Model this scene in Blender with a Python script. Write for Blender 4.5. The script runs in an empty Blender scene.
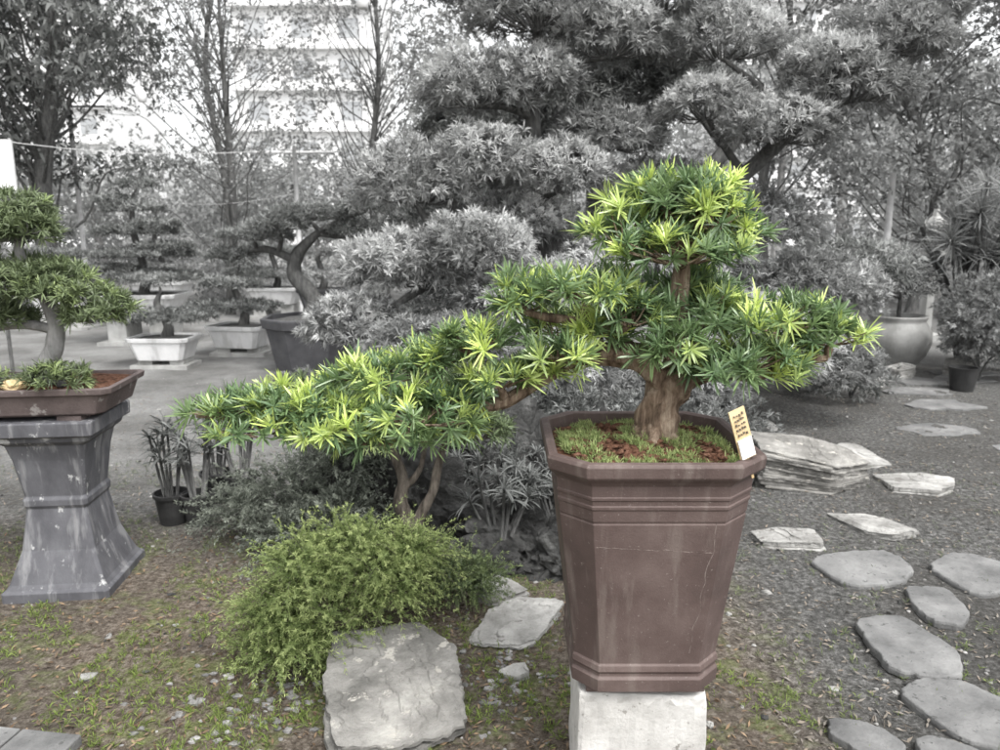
import bpy, math, random
import numpy as np
from mathutils import Vector, noise
rng = np.random.default_rng(7); random.seed(7)
scene = bpy.context.scene
scene.view_settings.view_transform = 'Standard'
try: scene.view_settings.look = 'None'
except Exception: pass
scene.view_settings.exposure = 0
COL = scene.collection

# ------------------------------------------------------------ materials
def newmat(name):
    m = bpy.data.materials.new(name); m.use_nodes = True
    nt = m.node_tree; nt.nodes.clear()
    o = nt.nodes.new('ShaderNodeOutputMaterial')
    return m, nt, o
def c4(c): return (c[0], c[1], c[2], 1)
def ramp(nt, fac, stops):
    r = nt.nodes.new('ShaderNodeValToRGB')
    el = r.color_ramp.elements
    while len(el) < len(stops): el.new(0.5)
    for e, (p, c) in zip(el, stops):
        e.position = p; e.color = c4(c) if hasattr(c, '__len__') else (c, c, c, 1)
    nt.links.new(fac, r.inputs[0]); return r.outputs[0]
def noise_n(nt, vec, scale, detail=6, rough=0.6):
    n = nt.nodes.new('ShaderNodeTexNoise'); n.inputs['Scale'].default_value = scale
    n.inputs['Detail'].default_value = detail; n.inputs['Roughness'].default_value = rough
    nt.links.new(vec, n.inputs['Vector']); return n.outputs['Fac']
def mixc(nt, fac, a, b, mode='MIX'):
    m = nt.nodes.new('ShaderNodeMix'); m.data_type = 'RGBA'; m.blend_type = mode
    for s, v in ((m.inputs[0], fac), (m.inputs[6], a), (m.inputs[7], b)):
        if isinstance(v, (int, float)): s.default_value = v
        elif isinstance(v, tuple): s.default_value = c4(v)
        else: nt.links.new(v, s)
    return m.outputs[2]
def objvec(nt, scale=None):
    g = nt.nodes.new('ShaderNodeNewGeometry')
    if scale is None: return g.outputs['Position']
    mp = nt.nodes.new('ShaderNodeMapping'); mp.inputs['Scale'].default_value = scale
    nt.links.new(g.outputs['Position'], mp.inputs['Vector']); return mp.outputs[0]

def leafmat(name, dark, light, tip, trans=0.3, rough=0.42, spec=0.35, cheap=False):
    m, nt, o = newmat(name)
    a = nt.nodes.new('ShaderNodeAttribute'); a.attribute_name = 'rnd'
    b = nt.nodes.new('ShaderNodeAttribute'); b.attribute_name = 'tint'
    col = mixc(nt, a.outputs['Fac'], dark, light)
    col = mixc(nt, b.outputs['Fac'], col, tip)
    if cheap:
        p = nt.nodes.new('ShaderNodeBsdfDiffuse'); nt.links.new(col, p.inputs['Color'])
    else:
        p = nt.nodes.new('ShaderNodeBsdfPrincipled'); p.inputs['Roughness'].default_value = rough
        p.inputs['Specular IOR Level'].default_value = spec
        nt.links.new(col, p.inputs['Base Color'])
    t = nt.nodes.new('ShaderNodeBsdfTranslucent')
    nt.links.new(col, t.inputs['Color'])
    mx = nt.nodes.new('ShaderNodeMixShader'); mx.inputs[0].default_value = trans
    nt.links.new(p.outputs[0], mx.inputs[1]); nt.links.new(t.outputs[0], mx.inputs[2])
    nt.links.new(mx.outputs[0], o.inputs[0]); return m

def surfmat(name, stops, scale=8, bump=0.4, bscale=40, rough=0.85, stretch=None, spec=0.25, speck=None, dist=0.01, streak=None, det=5):
    m, nt, o = newmat(name)
    v = objvec(nt, stretch)
    f = noise_n(nt, v, scale, det, 0.65)
    col = ramp(nt, f, stops)
    if streak:
        vs = objvec(nt, (1,1,.12)); f3 = noise_n(nt, vs, streak[0], 4, .6)
        col = mixc(nt, ramp(nt, f3, [(streak[1], 0.0), (streak[1]+.12, streak[3])]), col, streak[2])
    if speck:
        f2 = noise_n(nt, v, speck[0], 4, 0.7)
        col = mixc(nt, ramp(nt, f2, [(speck[1], 0.0), (speck[1]+0.06, 1.0)]), col, speck[2])
    p = nt.nodes.new('ShaderNodeBsdfPrincipled'); p.inputs['Roughness'].default_value = rough
    p.inputs['Specular IOR Level'].default_value = spec
    bf = noise_n(nt, v, bscale, det, 0.7)
    nt.links.new(col, p.inputs['Base Color'])
    bp = nt.nodes.new('ShaderNodeBump'); bp.inputs['Strength'].default_value = bump
    bp.inputs['Distance'].default_value = dist
    nt.links.new(bf, bp.inputs['Height']); nt.links.new(bp.outputs[0], p.inputs['Normal'])
    nt.links.new(p.outputs[0], o.inputs[0]); return m

M = {}
M['leaf_main'] = leafmat('podocarpus_leaf', (.055,.105,.055), (.19,.29,.135), (.64,.76,.22), .28, .34, .7)
M['leaf_left'] = leafmat('podocarpus_leaf_dull', (.06,.085,.045), (.17,.21,.11), (.32,.4,.17), .22)
M['leaf_under'] = leafmat('darker_green_leaf', (.05,.075,.04), (.14,.18,.09), (.24,.3,.12), .22)  # one darker green for the small tree and the second shrub
M['leaf_shrub'] = leafmat('fine_shrub_leaf', (.08,.12,.04), (.24,.32,.11), (.50,.57,.25), .35, .6)
M['leaf_grey'] = leafmat('grey_leaf', (.09,.093,.09), (.33,.335,.33), (.68,.685,.68), .3, cheap=True)
M['leaf_dark'] = leafmat('dark_grey_leaf', (.06,.064,.06), (.20,.206,.20), (.42,.43,.42), .25, cheap=True)
M['leaf_jun'] = leafmat('juniper_leaf', (.055,.065,.05), (.19,.205,.175), (.37,.40,.34), .25, cheap=True)
M['leaf_mid'] = leafmat('mid_leaf', (.15,.153,.15), (.40,.405,.40), (.58,.58,.58), .3, cheap=True)  # paler base colour, some distance haze painted in
M['leaf_far'] = leafmat('far_leaf', (.26,.265,.26), (.5,.505,.5), (.64,.64,.64), .35, cheap=True)  # palest leaf colour, haze of the far trees painted in
M['litter'] = leafmat('litter', (.07,.045,.03), (.27,.19,.12), (.26,.26,.245), .1, .8, .1, cheap=True)
M['grass'] = leafmat('grass_blade', (.10,.14,.04), (.26,.33,.10), (.18,.19,.16), .3, cheap=True)
M['bark'] = surfmat('bark', [(.36,(.10,.07,.05)),(.5,(.25,.18,.13)),(.66,(.42,.34,.26))], 7, 1.0, 22, .9, (7,7,.9), dist=.012)
M['bark_dk'] = surfmat('bark_dark', [(.36,(.05,.042,.034)),(.66,(.19,.165,.14))], 9, 1.0, 22, .9, (4,4,1), dist=.012)
M['bark_grey'] = surfmat('bark_grey', [(.3,(.05,.05,.05)),(.7,(.15,.15,.145))], 9, .5, 30, .9, (4,4,1), dist=.02, det=3)
M['bark_pale'] = surfmat('bark_pale', [(.3,(.16,.16,.155)),(.7,(.36,.355,.35))], 9, .4, 20, .9, (3,3,1), dist=.02, det=3)
M['clay'] = surfmat('glazed_clay', [(.3,(.060,.043,.039)),(.5,(.092,.065,.059)),(.72,(.14,.105,.096))], 4, .4, 180, .6, None, .35, (100,.64,(.21,.18,.165)), .003, streak=(22,.53,(.17,.14,.125),.5), det=7)
M['crack'] = surfmat('lime_in_crack', [(.35,(.07,.05,.045)),(.6,(.26,.22,.2))], 40, .1, 60, .9)
M['clay_grey'] = surfmat('weathered_clay', [(.3,(.07,.055,.053)),(.7,(.145,.115,.11))], 8, .4, 80, .7, None, .3, (14,.6,(.26,.24,.23)))
M['ped_dark'] = surfmat('painted_pedestal', [(.3,(.065,.065,.072)),(.55,(.105,.105,.115)),(.8,(.17,.17,.18))], 7, .5, 60, .65, (1,1,.6), .3, (13,.62,(.38,.38,.38)), .004, streak=(16,.54,(.27,.27,.275),.6), det=7)
M['concrete'] = surfmat('concrete', [(.3,(.32,.31,.295)),(.5,(.48,.47,.45)),(.7,(.6,.59,.57))], 6, .7, 60, .9, None, .15, (26,.62,(.24,.23,.21)), .005, streak=(12,.56,(.3,.28,.25),.6), det=8)
M['rock'] = surfmat('slab_rock', [(.32,(.09,.088,.082)),(.45,(.19,.185,.172)),(.56,(.28,.272,.255)),(.7,(.43,.42,.39))], 4, 1, 20, .85, (1,1,5), .25, (11,.6,(.46,.44,.40)), .022, det=9)
M['rock_pale'] = surfmat('pale_rock', [(.32,(.18,.176,.165)),(.5,(.34,.335,.32)),(.7,(.52,.51,.49))], 5, 1, 24, .85, (1,1,4), .2, (9,.6,(.18,.17,.16)), .018, det=9)
M['rock_dark'] = surfmat('dark_rock', [(.3,(.025,.025,.025)),(.55,(.07,.07,.068)),(.75,(.2,.2,.195))], 7, 1.0, 25, .9, None, .2, None, .03, det=7)
M['pebble'] = surfmat('pebble_stone', [(.35,(.09,.09,.085)),(.5,(.19,.186,.18)),(.65,(.36,.35,.34))], 9, .3, 80, .85)
M['step'] = surfmat('stepping_stone', [(.3,(.09,.09,.09)),(.5,(.165,.165,.163)),(.7,(.26,.26,.255))], 4, .9, 45, .85, None, .2, (30,.6,(.09,.09,.088)), .008, det=8)
M['whitepot'] = surfmat('white_glaze', [(.3,(.62,.62,.62)),(.7,(.78,.78,.78))], 5, .1, 30, .5, streak=(6,.5,(.4,.4,.39),.6))
M['darkpot'] = surfmat('dark_glaze', [(.3,(.05,.05,.055)),(.7,(.10,.10,.105))], 5, .2, 60, .5)
M['greypot'] = surfmat('stoneware', [(.3,(.26,.26,.25)),(.7,(.46,.46,.45))], 4, .3, 40, .7, streak=(5,.5,(.2,.2,.19),.5))
M['blackplastic'] = surfmat('black_plastic', [(.3,(.02,.02,.02)),(.7,(.045,.045,.045))], 10, .1, 40, .45)
M['soil'] = surfmat('soil', [(.35,(.06,.035,.025)),(.5,(.17,.085,.055)),(.68,(.30,.17,.12))], 45, 1, 90, .95, None, .1, None, .02)
M['white'] = surfmat('white_paint', [(.3,(.7,.7,.7)),(.7,(.82,.82,.82))], 3, .05, 20, .6, det=2)
M['metal'] = surfmat('galvanised', [(.3,(.45,.45,.45)),(.7,(.6,.6,.6))], 10, .05, 40, .5, det=2)
M['tagwood'] = surfmat('tag_wood', [(.3,(.52,.38,.2)),(.7,(.68,.54,.33))], 20, .1, 60, .7)
M['tagtext'] = surfmat('tag_ink', [(.3,(.12,.10,.08)),(.7,(.2,.17,.13))], 20, .1, 60, .7)
M['glass'] = surfmat('window_glass', [(.3,(.34,.35,.36)),(.7,(.46,.47,.48))], .3, .0, 20, .3, det=2)

# ------------------------------------------------------------ mesh helpers
def empty(name, loc=(0,0,0)):
    e = bpy.data.objects.new(name, None); e.empty_display_size = .1; COL.objects.link(e); return e
def mkobj(name, verts, faces, mat, parent=None, smooth=False):
    me = bpy.data.meshes.new(name); me.from_pydata([tuple(v) for v in verts], [], faces); me.update()
    if smooth: me.polygons.foreach_set('use_smooth', [True]*len(me.polygons))
    me.materials.append(mat)
    o = bpy.data.objects.new(name, me); COL.objects.link(o)
    if parent: o.parent = parent
    return o
class B:
    def __init__(s): s.v=[]; s.f=[]
    def tube(s, pts, rad, n=8, cap=True, rough=0.0):
        pts=[Vector(p) for p in pts]; base=len(s.v)
        ref=Vector((0.13,0.97,0.2))
        for i,p in enumerate(pts):
            t=(pts[min(i+1,len(pts)-1)]-pts[max(i-1,0)])
            if t.length<1e-9: t=Vector((0,0,1))
            t.normalize(); a=t.cross(ref)
            if a.length<.05: a=t.cross(Vector((1,0,0)))
            a.normalize(); b=t.cross(a)
            for k in range(n):
                th=2*math.pi*k/n; r=rad[i]
                if rough: r*=1+rough*noise.noise(Vector((math.cos(th)*1.7,math.sin(th)*1.7,i*.25+base*.01)))+rough*.5*noise.noise(Vector((math.cos(th)*5,math.sin(th)*5,i*.15)))
                s.v.append(p+a*math.cos(th)*r+b*math.sin(th)*r)
        for i in range(len(pts)-1):
            for k in range(n):
                s.f.append((base+i*n+k,base+i*n+(k+1)%n,base+(i+1)*n+(k+1)%n,base+(i+1)*n+k))
        if cap:
            s.f.append(tuple(base+k for k in range(n))); s.f.append(tuple(base+(len(pts)-1)*n+k for k in range(n))[::-1])
    def loft(s, rings, closed_bottom=True, closed_top=True):
        base=len(s.v); n=len(rings[0])
        for r in rings: s.v.extend([Vector(p) for p in r])
        for i in range(len(rings)-1):
            for k in range(n):
                s.f.append((base+i*n+k,base+i*n+(k+1)%n,base+(i+1)*n+(k+1)%n,base+(i+1)*n+k))
        if closed_bottom: s.f.append(tuple(base+k for k in range(n))[::-1])
        if closed_top: s.f.append(tuple(base+(len(rings)-1)*n+k for k in range(n)))
    def box(s, c, h, rz=0):
        x,y,z=c; ca,sa=math.cos(rz),math.sin(rz)
        rr=[]
        for dz in (-h[2],h[2]):
            rr.append([(x+ca*a*h[0]-sa*b*h[1], y+sa*a*h[0]+ca*b*h[1], z+dz) for a,b in ((-1,-1),(1,-1),(1,1),(-1,1))])
        s.loft(rr)
    def make(s, name, mat, parent=None, smooth=False, bevel=0):
        o=mkobj(name,s.v,s.f,mat,parent,smooth)
        if bevel:
            m=o.modifiers.new('bevel','BEVEL'); m.width=bevel; m.segments=2; m.limit_method='ANGLE'; m.angle_limit=.5
        return o
def smoothpath(pts, rad, sub=6):
    P=[Vector(p) for p in pts]; out=[]; ro=[]
    for i in range(len(P)-1):
        p0=P[max(i-1,0)];p1=P[i];p2=P[i+1];p3=P[min(i+2,len(P)-1)]
        for k in range(sub):
            t=k/sub
            out.append(.5*((2*p1)+(p2-p0)*t+(2*p0-5*p1+4*p2-p3)*t*t+(3*p1-p0-3*p2+p3)*t**3))
            ro.append(rad[i]*(1-t)+rad[i+1]*t)
    out.append(P[-1]); ro.append(rad[-1]); return out,ro

def nrm(a): return a/np.maximum(np.linalg.norm(a,axis=-1,keepdims=True),1e-9)
def rosettes(name, pos, dirs, L, W, n, mat, parent=None, tint=None, amin=15, amax=95, hi=False, droop=.15, rnd_base=None):
    pos=np.asarray(pos,float); N=len(pos); dirs=nrm(np.asarray(dirs,float))
    if tint is None: tint=np.zeros(N)
    P=np.repeat(pos,n,0); D=np.repeat(dirs,n,0); T=np.repeat(tint,n)
    K=N*n
    up=rng.normal(size=(K,3)); perp=nrm(up-(up*D).sum(1,keepdims=True)*D)
    a=np.radians(rng.uniform(amin,amax,K))[:,None]
    d=nrm(D*np.cos(a)+perp*np.sin(a))
    side=nrm(np.cross(d,D)+rng.normal(size=(K,3))*.25)
    nor=nrm(np.cross(side,d))
    sz=np.repeat(rng.uniform(.75,1.2,N),n)
    l=(L*rng.uniform(.65,1.15,K)*sz)[:,None]; w=(W*rng.uniform(.8,1.2,K))[:,None]*.5
    dz=np.array([0,0,-1.])*droop*l
    off=D*(rng.uniform(-.35,.1,K)[:,None]*L)
    P=P+off
    rnd=rng.uniform(0,1,K)
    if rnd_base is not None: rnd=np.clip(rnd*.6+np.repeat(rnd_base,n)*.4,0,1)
    # young centre leaves are the bright ones
    T=np.where(T>.2, T*np.clip(1.3-a[:,0]/math.radians(max(amax,1))*.7,0,1), T)
    if hi:
        V=np.stack([P-side*w*.35,P+side*w*.35,
            P+d*l*.4-side*w+nor*l*.02+dz*.1,P+d*l*.4+side*w+nor*l*.02+dz*.1,
            P+d*l*.8-side*w*.75+dz*.5,P+d*l*.8+side*w*.75+dz*.5,P+d*l+dz],1)
        nv=7; f=np.array([0,1,3,2, 2,3,5,4, 4,5,6]); ls=np.array([4,4,3])
    else:
        V=np.stack([P,P+d*l*.5+side*w+nor*w*.3,P+d*l+dz,P+d*l*.5-side*w+nor*w*.3],1)
        nv=4; f=np.array([0,1,2,3]); ls=np.array([4])
    V=V.reshape(-1,3)
    loops=(f[None,:]+np.arange(K)[:,None]*nv).reshape(-1).astype(np.int32)
    tot=np.tile(ls,K); st=np.concatenate([[0],np.cumsum(tot)[:-1]]).astype(np.int32)
    me=bpy.data.meshes.new(name); me.vertices.add(len(V)); me.vertices.foreach_set('co',V.astype(np.float32).ravel())
    me.loops.add(len(loops)); me.loops.foreach_set('vertex_index',loops)
    me.polygons.add(len(tot)); me.polygons.foreach_set('loop_start',st)
    try: me.polygons.foreach_set('loop_total',tot.astype(np.int32))
    except Exception: pass
    me.update(calc_edges=True); me.validate()
    for nm,arr in (('rnd',rnd),('tint',T)):
        at=me.attributes.new(nm,'FLOAT','POINT'); at.data.foreach_set('value',np.repeat(arr,nv).astype(np.float32))
    me.materials.append(mat)
    o=bpy.data.objects.new(name,me); COL.objects.link(o)
    if parent: o.parent=parent
    return o
def lump(p,s,ph=0.):
    return (np.sin(p[:,0]*s+ph)+np.sin(p[:,1]*s*1.1+1.3+ph)+np.sin(p[:,2]*s*1.2+2.1+ph)+np.sin((p[:,0]+p[:,1])*s*1.7+ph*2)+np.sin((p[:,2]-p[:,0])*s*2.1))/5
def padpts(pad, L, k, low=-.45, inner=.55, lumps=.22):
    x,y,z,rx,ry,rz=pad
    p=1.6; area=4*math.pi*(((rx*ry)**p+(rx*rz)**p+(ry*rz)**p)/3)**(1/p)
    n=max(12,int(k*area/L**2))
    d=nrm(rng.normal(size=(n*2,3))); d=d[d[:,2]>low][:n]
    r=np.array([rx,ry,rz]); s=rng.uniform(inner,1.,len(d))**.6
    c=np.array([x,y,z])
    s=s*(1+lumps*lump(d*r+c,6./max(rx,.05),x*3))
    pos=c+d*r*s[:,None]
    nd=nrm(d/r*min(rx,rz)+np.array([0,0,.45])+rng.normal(size=d.shape)*.3)
    return pos,nd,s

def foliage_tree(name, trunks, pads, L, W, n, k, mat, bark, tipfrac=.1, hi=False, low=-.45, twig=.25, limbr=.02, tsides=10, amax=95, droop=.15, tiplump=None, leaf_inner=.55, lumps=.22, topbright=False):
    e=empty(name); b=B(); nodes=[]
    for pts,rad in trunks:
        pp,rr=smoothpath(pts,rad); b.tube(pp,rr,tsides,rough=.3)
        nodes+=list(zip(pp,rr))
    PP=[];DD=[];TT=[];RB=[]
    for pad in pads:
        c=Vector(pad[:3]); cl=c-Vector((0,0,pad[5]*.45))
        q=min(nodes,key=lambda a:(a[0]-cl).length+max(0,a[0].z-cl.z)*1.2)
        mid=(q[0]+cl)*.5+Vector((random.uniform(-.1,.1),random.uniform(-.1,.1),random.uniform(-.05,.12)))*(cl-q[0]).length
        pp,rr=smoothpath([q[0],mid,cl],[min(q[1]*.8,limbr*1.3),limbr,limbr*.5],5); b.tube(pp,rr,7,rough=.2)
        pos,nd,s=padpts(pad,L,k,low,leaf_inner,lumps)
        PP.append(pos);DD.append(nd)
        nt=int(len(pos)*twig)
        for j in rng.choice(len(pos),nt,replace=False):
            e1=Vector(pos[j]); m=cl.lerp(e1,.5); m.z-=pad[5]*.12
            m.x+=random.uniform(-1,1)*pad[3]*.06
            st=cl+Vector((e1.x-cl.x,e1.y-cl.y,0))*.25
            b.tube([st,m,e1],[limbr*.28,limbr*.2,limbr*.12],4,cap=False)
        ln=lump(pos,(tiplump or 2.2/max(L,.01)*.25),pad[0])
        top=(nd[:,2]>.1)|(rng.random(len(pos))<.3)
        pr=np.clip(tipfrac*(1+2.6*ln),0,1)
        if topbright: pr=np.clip(pr*np.clip((pos[:,2]-pad[2])/pad[5]*1.6+.5,.05,2.),0,1)  # paints light from above: pale tint gathered on the pad tops
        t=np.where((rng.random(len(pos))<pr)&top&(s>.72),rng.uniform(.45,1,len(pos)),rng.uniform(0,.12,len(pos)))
        TT.append(t); RB.append(np.clip((s-.5)*1.6,0,1))  # RB paints inner shade: leaves deeper in the pad get darker colour
    b.make('branches',bark,e,True)
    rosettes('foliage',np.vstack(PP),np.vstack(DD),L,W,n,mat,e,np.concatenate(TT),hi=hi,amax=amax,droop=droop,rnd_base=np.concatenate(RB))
    return e

def sqring(cx,cy,z,hx,hy,ch,rz=0):
    pts=[(-hx+ch,-hy),(hx-ch,-hy),(hx,-hy+ch),(hx,hy-ch),(hx-ch,hy),(-hx+ch,hy),(-hx,hy-ch),(-hx,-hy+ch)]
    ca,sa=math.cos(rz),math.sin(rz)
    return [(cx+ca*a-sa*b_,cy+sa*a+ca*b_,z) for a,b_ in pts]
def circ(cx,cy,z,r,n=32): return [(cx+r*math.cos(2*math.pi*i/n),cy+r*math.sin(2*math.pi*i/n),z) for i in range(n)]

# ------------------------------------------------------------ ground
def gz(x,y):
    return .022*noise.noise(Vector((x*1.3,y*1.3,0)))+.010*noise.noise(Vector((x*6,y*6,3)))
def axis(lo,hi,step,far):
    a=list(np.arange(lo,hi,step)); s=step; x=a[-1]
    while x<far: s*=1.35; x+=s; a.append(x)
    s=step; x=a[0]
    while x>-far: s*=1.35; x-=s; a.insert(0,x)
    return a
xs=axis(-3.5,4.,.06,250); ys=axis(1.2,7.5,.06,250)
V=[(x,y,gz(x,y)) for y in ys for x in xs]; nx=len(xs)
F=[(j*nx+i,j*nx+i+1,(j+1)*nx+i+1,(j+1)*nx+i) for j in range(len(ys)-1) for i in range(nx-1)]
m,nt,o=newmat('ground_soil'); v=objvec(nt)
sep=nt.nodes.new('ShaderNodeSeparateXYZ'); nt.links.new(v,sep.inputs[0])
big=noise_n(nt,v,1.3,4,.6); fine=noise_n(nt,v,38,9,.85); med=noise_n(nt,v,6,5,.7)
grey=ramp(nt,fine,[(.38,(.038,.038,.036)),(.5,(.10,.099,.095)),(.62,(.25,.246,.24))])
brown=ramp(nt,fine,[(.38,(.045,.034,.025)),(.5,(.145,.118,.094)),(.64,(.33,.29,.245))])
green=ramp(nt,fine,[(.34,(.06,.08,.02)),(.55,(.18,.22,.07)),(.7,(.3,.34,.15))])
def maprange(val,a,b_):
    n=nt.nodes.new('ShaderNodeMapRange'); n.interpolation_type='SMOOTHSTEP'
    n.inputs['From Min'].default_value=a; n.inputs['From Max'].default_value=b_
    nt.links.new(val,n.inputs['Value']); return n.outputs[0]
def math_n(op,a,b_):
    n=nt.nodes.new('ShaderNodeMath'); n.operation=op
    for i,q in enumerate((a,b_)):
        if isinstance(q,(int,float)): n.inputs[i].default_value=q
        else: nt.links.new(q,n.inputs[i])
    return n.outputs[0]
near=maprange(sep.outputs['Y'],4.2,2.9)
nearX=maprange(sep.outputs['X'],1.3,.7)
colmask=math_n('MULTIPLY',near,nearX)
c=mixc(nt,colmask,grey,brown)
gm=math_n('MULTIPLY',math_n('MULTIPLY',colmask,ramp(nt,med,[(.5,0.),(.62,1.)])),.55)
c=mixc(nt,gm,c,green)
lite=math_n('MULTIPLY',maprange(sep.outputs['Y'],3.3,5.5),maprange(sep.outputs['X'],1.5,-.8))
c=mixc(nt,math_n('MULTIPLY',lite,.5),c,ramp(nt,med,[(.3,(.24,.24,.235)),(.7,(.40,.40,.39))]))
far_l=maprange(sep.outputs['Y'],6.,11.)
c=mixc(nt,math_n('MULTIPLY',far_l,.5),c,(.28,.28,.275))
c=mixc(nt,ramp(nt,big,[(.38,.5),(.6,0.)]),c,(.06,.057,.052))
vo=nt.nodes.new('ShaderNodeTexVoronoi'); vo.inputs['Scale'].default_value=75; nt.links.new(v,vo.inputs['Vector'])
hgt=math_n('ADD',math_n('MULTIPLY',vo.outputs['Distance'],-.35),fine)
bp=nt.nodes.new('ShaderNodeBump'); bp.inputs['Strength'].default_value=.9; bp.inputs['Distance'].default_value=.018
nt.links.new(hgt,bp.inputs['Height'])
p=nt.nodes.new('ShaderNodeBsdfPrincipled'); p.inputs['Roughness'].default_value=.95; p.inputs['Specular IOR Level'].default_value=.1
nt.links.new(c,p.inputs['Base Color']); nt.links.new(bp.outputs[0],p.inputs['Normal']); nt.links.new(p.outputs[0],o.inputs[0])
mkobj('ground',V,F,m,None,True)

def blob(bd,c,r,seed,n=(6,4)):
    rings=[]
    for j in range(n[1]):
        ph=math.pi*(j+.5)/n[1]; ring=[]
        for i in range(n[0]):
            th=2*math.pi*i/n[0]+seed
            k=1+.6*noise.noise(Vector((math.cos(th)*1.3+seed*7,math.sin(th)*1.3,math.cos(ph)*1.3)))
            ring.append((c[0]+r[0]*k*math.sin(ph)*math.cos(th),c[1]+r[1]*k*math.sin(ph)*math.sin(th),c[2]-r[2]*k*math.cos(ph)))
        rings.append(ring)
    bd.loft(rings)
def scatter_area(n,x0,x1,y0,y1,pw=1.6):
    u=rng.random(n)**pw; y=y0+(y1-y0)*u; sc=y/y1
    x=(x0+(x1-x0)*rng.random(n))*(.3+.7*sc)
    return x,y
for nm,cnt,mat,rr in (('gravel',2600,M['pebble'],(.002,.010)),('gravel',1600,M['rock_dark'],(.003,.014)),('gravel',110,M['rock_pale'],(.006,.018))):
    bd=B(); X,Y=scatter_area(cnt*2,-5.5,5.5,1.9,8)
    kk=(lump(np.c_[X,Y,X*0],3.1,cnt*.1)+rng.normal(size=len(X))*.25)>0; X=X[kk];Y=Y[kk]
    for i in range(len(X)):
        r=random.uniform(*rr)*random.uniform(.5,1)*(2.0 if random.random()<.02 else 1)
        blob(bd,(X[i],Y[i],gz(X[i],Y[i])+r*.15),(r*random.uniform(.8,1.6),r*random.uniform(.8,1.4),r*.6),i*.37)
    bd.make(nm,mat)
bd=B()
for i in range(110):
    x=random.gauss(-.80,.2); y=random.gauss(2.2,.13); r=random.uniform(.004,.014)
    blob(bd,(x,y,gz(x,y)+r*.2),(r*1.4,r,r*.7),i*.7)
for i in range(80):
    x=random.gauss(.04,.14); y=random.gauss(2.35,.14); r=random.uniform(.004,.013)
    blob(bd,(x,y,gz(x,y)+r*.2),(r*1.4,r,r*.7),i*.9)
bd.make('broken_stones',M['pebble'])
X,Y=scatter_area(12000,-5,5,1.9,7)
Z=np.array([gz(a,b_)+.006 for a,b_ in zip(X,Y)])
colr=((X<.9)&(Y<3.6))
rosettes('leaf_litter',np.c_[X,Y,Z],np.c_[rng.normal(size=(len(X),2))*.15,np.ones(len(X))],.030,.009,1,M['litter'],None,np.where(colr,rng.random(len(X))*.19,rng.uniform(.55,.95,len(X))),amin=65,amax=95,droop=0)
b=B(); X,Y=scatter_area(700,-5,5,1.9,6)
for x,y in zip(X,Y):
    a=random.uniform(0,3.14); l=random.uniform(.02,.09); z=gz(x,y)+.007
    b.tube([(x,y,z),(x+.5*l*math.cos(a),y+.5*l*math.sin(a),z+.004),(x+l*math.cos(a+.2),y+l*math.sin(a+.2),z)],[.0015,.0015,.001],4)
b.make('fallen_twigs',M['bark_dk'])
def gmask(x,y): return lump(np.c_[x,y,x*0],5.)+lump(np.c_[x,y,x*0],13.)*.6
X,Y=scatter_area(17000,-4.8,3.6,1.9,4.8)
keep=(gmask(X,Y)+rng.normal(size=len(X))*.12>.27)&((X<1.0)|(rng.random(len(X))<.3)); X=X[keep];Y=Y[keep]
Z=np.array([gz(a,b_) for a,b_ in zip(X,Y)])
rosettes('grass',np.c_[X,Y,Z+.004],np.c_[rng.normal(size=(len(X),2))*.2,np.ones(len(X))],.032,.0030,7,M['grass'],None,np.clip((Y-2.8)/1.6+np.where(X>.9,.5,0),0,1),amin=10,amax=75)

# ------------------------------------------------------------ rocks
def slab(name,c,size,seed,mat,rz=0,nc=8,round_=.35,sub=6,edge=.09):
    R=random.Random(int(seed*1000)); b=B(); h=size[2]
    ws=[R.uniform(.5,1.5) for _ in range(nc)]; tw=sum(ws); acc=R.uniform(0,2); ang=[]
    for w_ in ws: acc+=w_/tw*2*math.pi; ang.append(acc)
    cor=[]
    for a in ang:
        r=R.uniform(.82,1.12); q=max(abs(math.cos(a)),abs(math.sin(a)))**.5; cor.append((r*math.cos(a)/q,r*math.sin(a)/q))
    def ring(dz,s2,ph=0):
        out=[]
        for i in range(nc):
            x0,y0=cor[i]; x1,y1=cor[(i+1)%nc]; xp,yp=cor[i-1]
            for k in range(sub):
                t=k/sub; x=x0+(x1-x0)*t; y=y0+(y1-y0)*t
                if k==0: x=x*.85+(x1+xp)*.075; y=y*.85+(y1+yp)*.075
                j=1+edge*noise.noise(Vector((x*2.2+seed,y*2.2,0)))+edge*.6*noise.noise(Vector((x*8+seed,y*8,ph)))
                x=x*j*s2*size[0]*.5; y=y*j*s2*size[1]*.5
                out.append((x,y,dz+(.006*noise.noise(Vector((x*7,y*7,seed))) if dz>h*.6 else 0)))
        return out
    b.loft([ring(0,.99),ring(h*.6,1.),ring(h*.9,.985),ring(h,.955),ring(h*1.03,.75),ring(h*1.05,.5),ring(h*1.05,.22)])
    ca,sa=math.cos(rz),math.sin(rz)
    b.v=[Vector((c[0]+ca*p.x-sa*p.y,c[1]+sa*p.x+ca*p.y,c[2]+p.z)) for p in b.v]
    return b.make(name,mat,None,False,.003)
def boulder(name,c,r,seed,mat,sub=5,amp=.35):
    import bmesh
    bm=bmesh.new(); bmesh.ops.create_icosphere(bm,subdivisions=sub,radius=1)
    for vv in bm.verts:
        p=vv.co.copy(); q=p*1.6+Vector((seed*3.1,seed,0))
        k=1+amp*noise.noise(q)+amp*.5*abs(noise.noise(q*2.3))*2-amp*.35+.12*noise.noise(q*6)
        vv.co=Vector((c[0]+p.x*k*r[0],c[1]+p.y*k*r[1],c[2]+p.z*k*r[2]))
    me=bpy.data.meshes.new(name); bm.to_mesh(me); bm.free(); me.materials.append(mat)
    o=bpy.data.objects.new(name,me); COL.objects.link(o); return o
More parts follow.
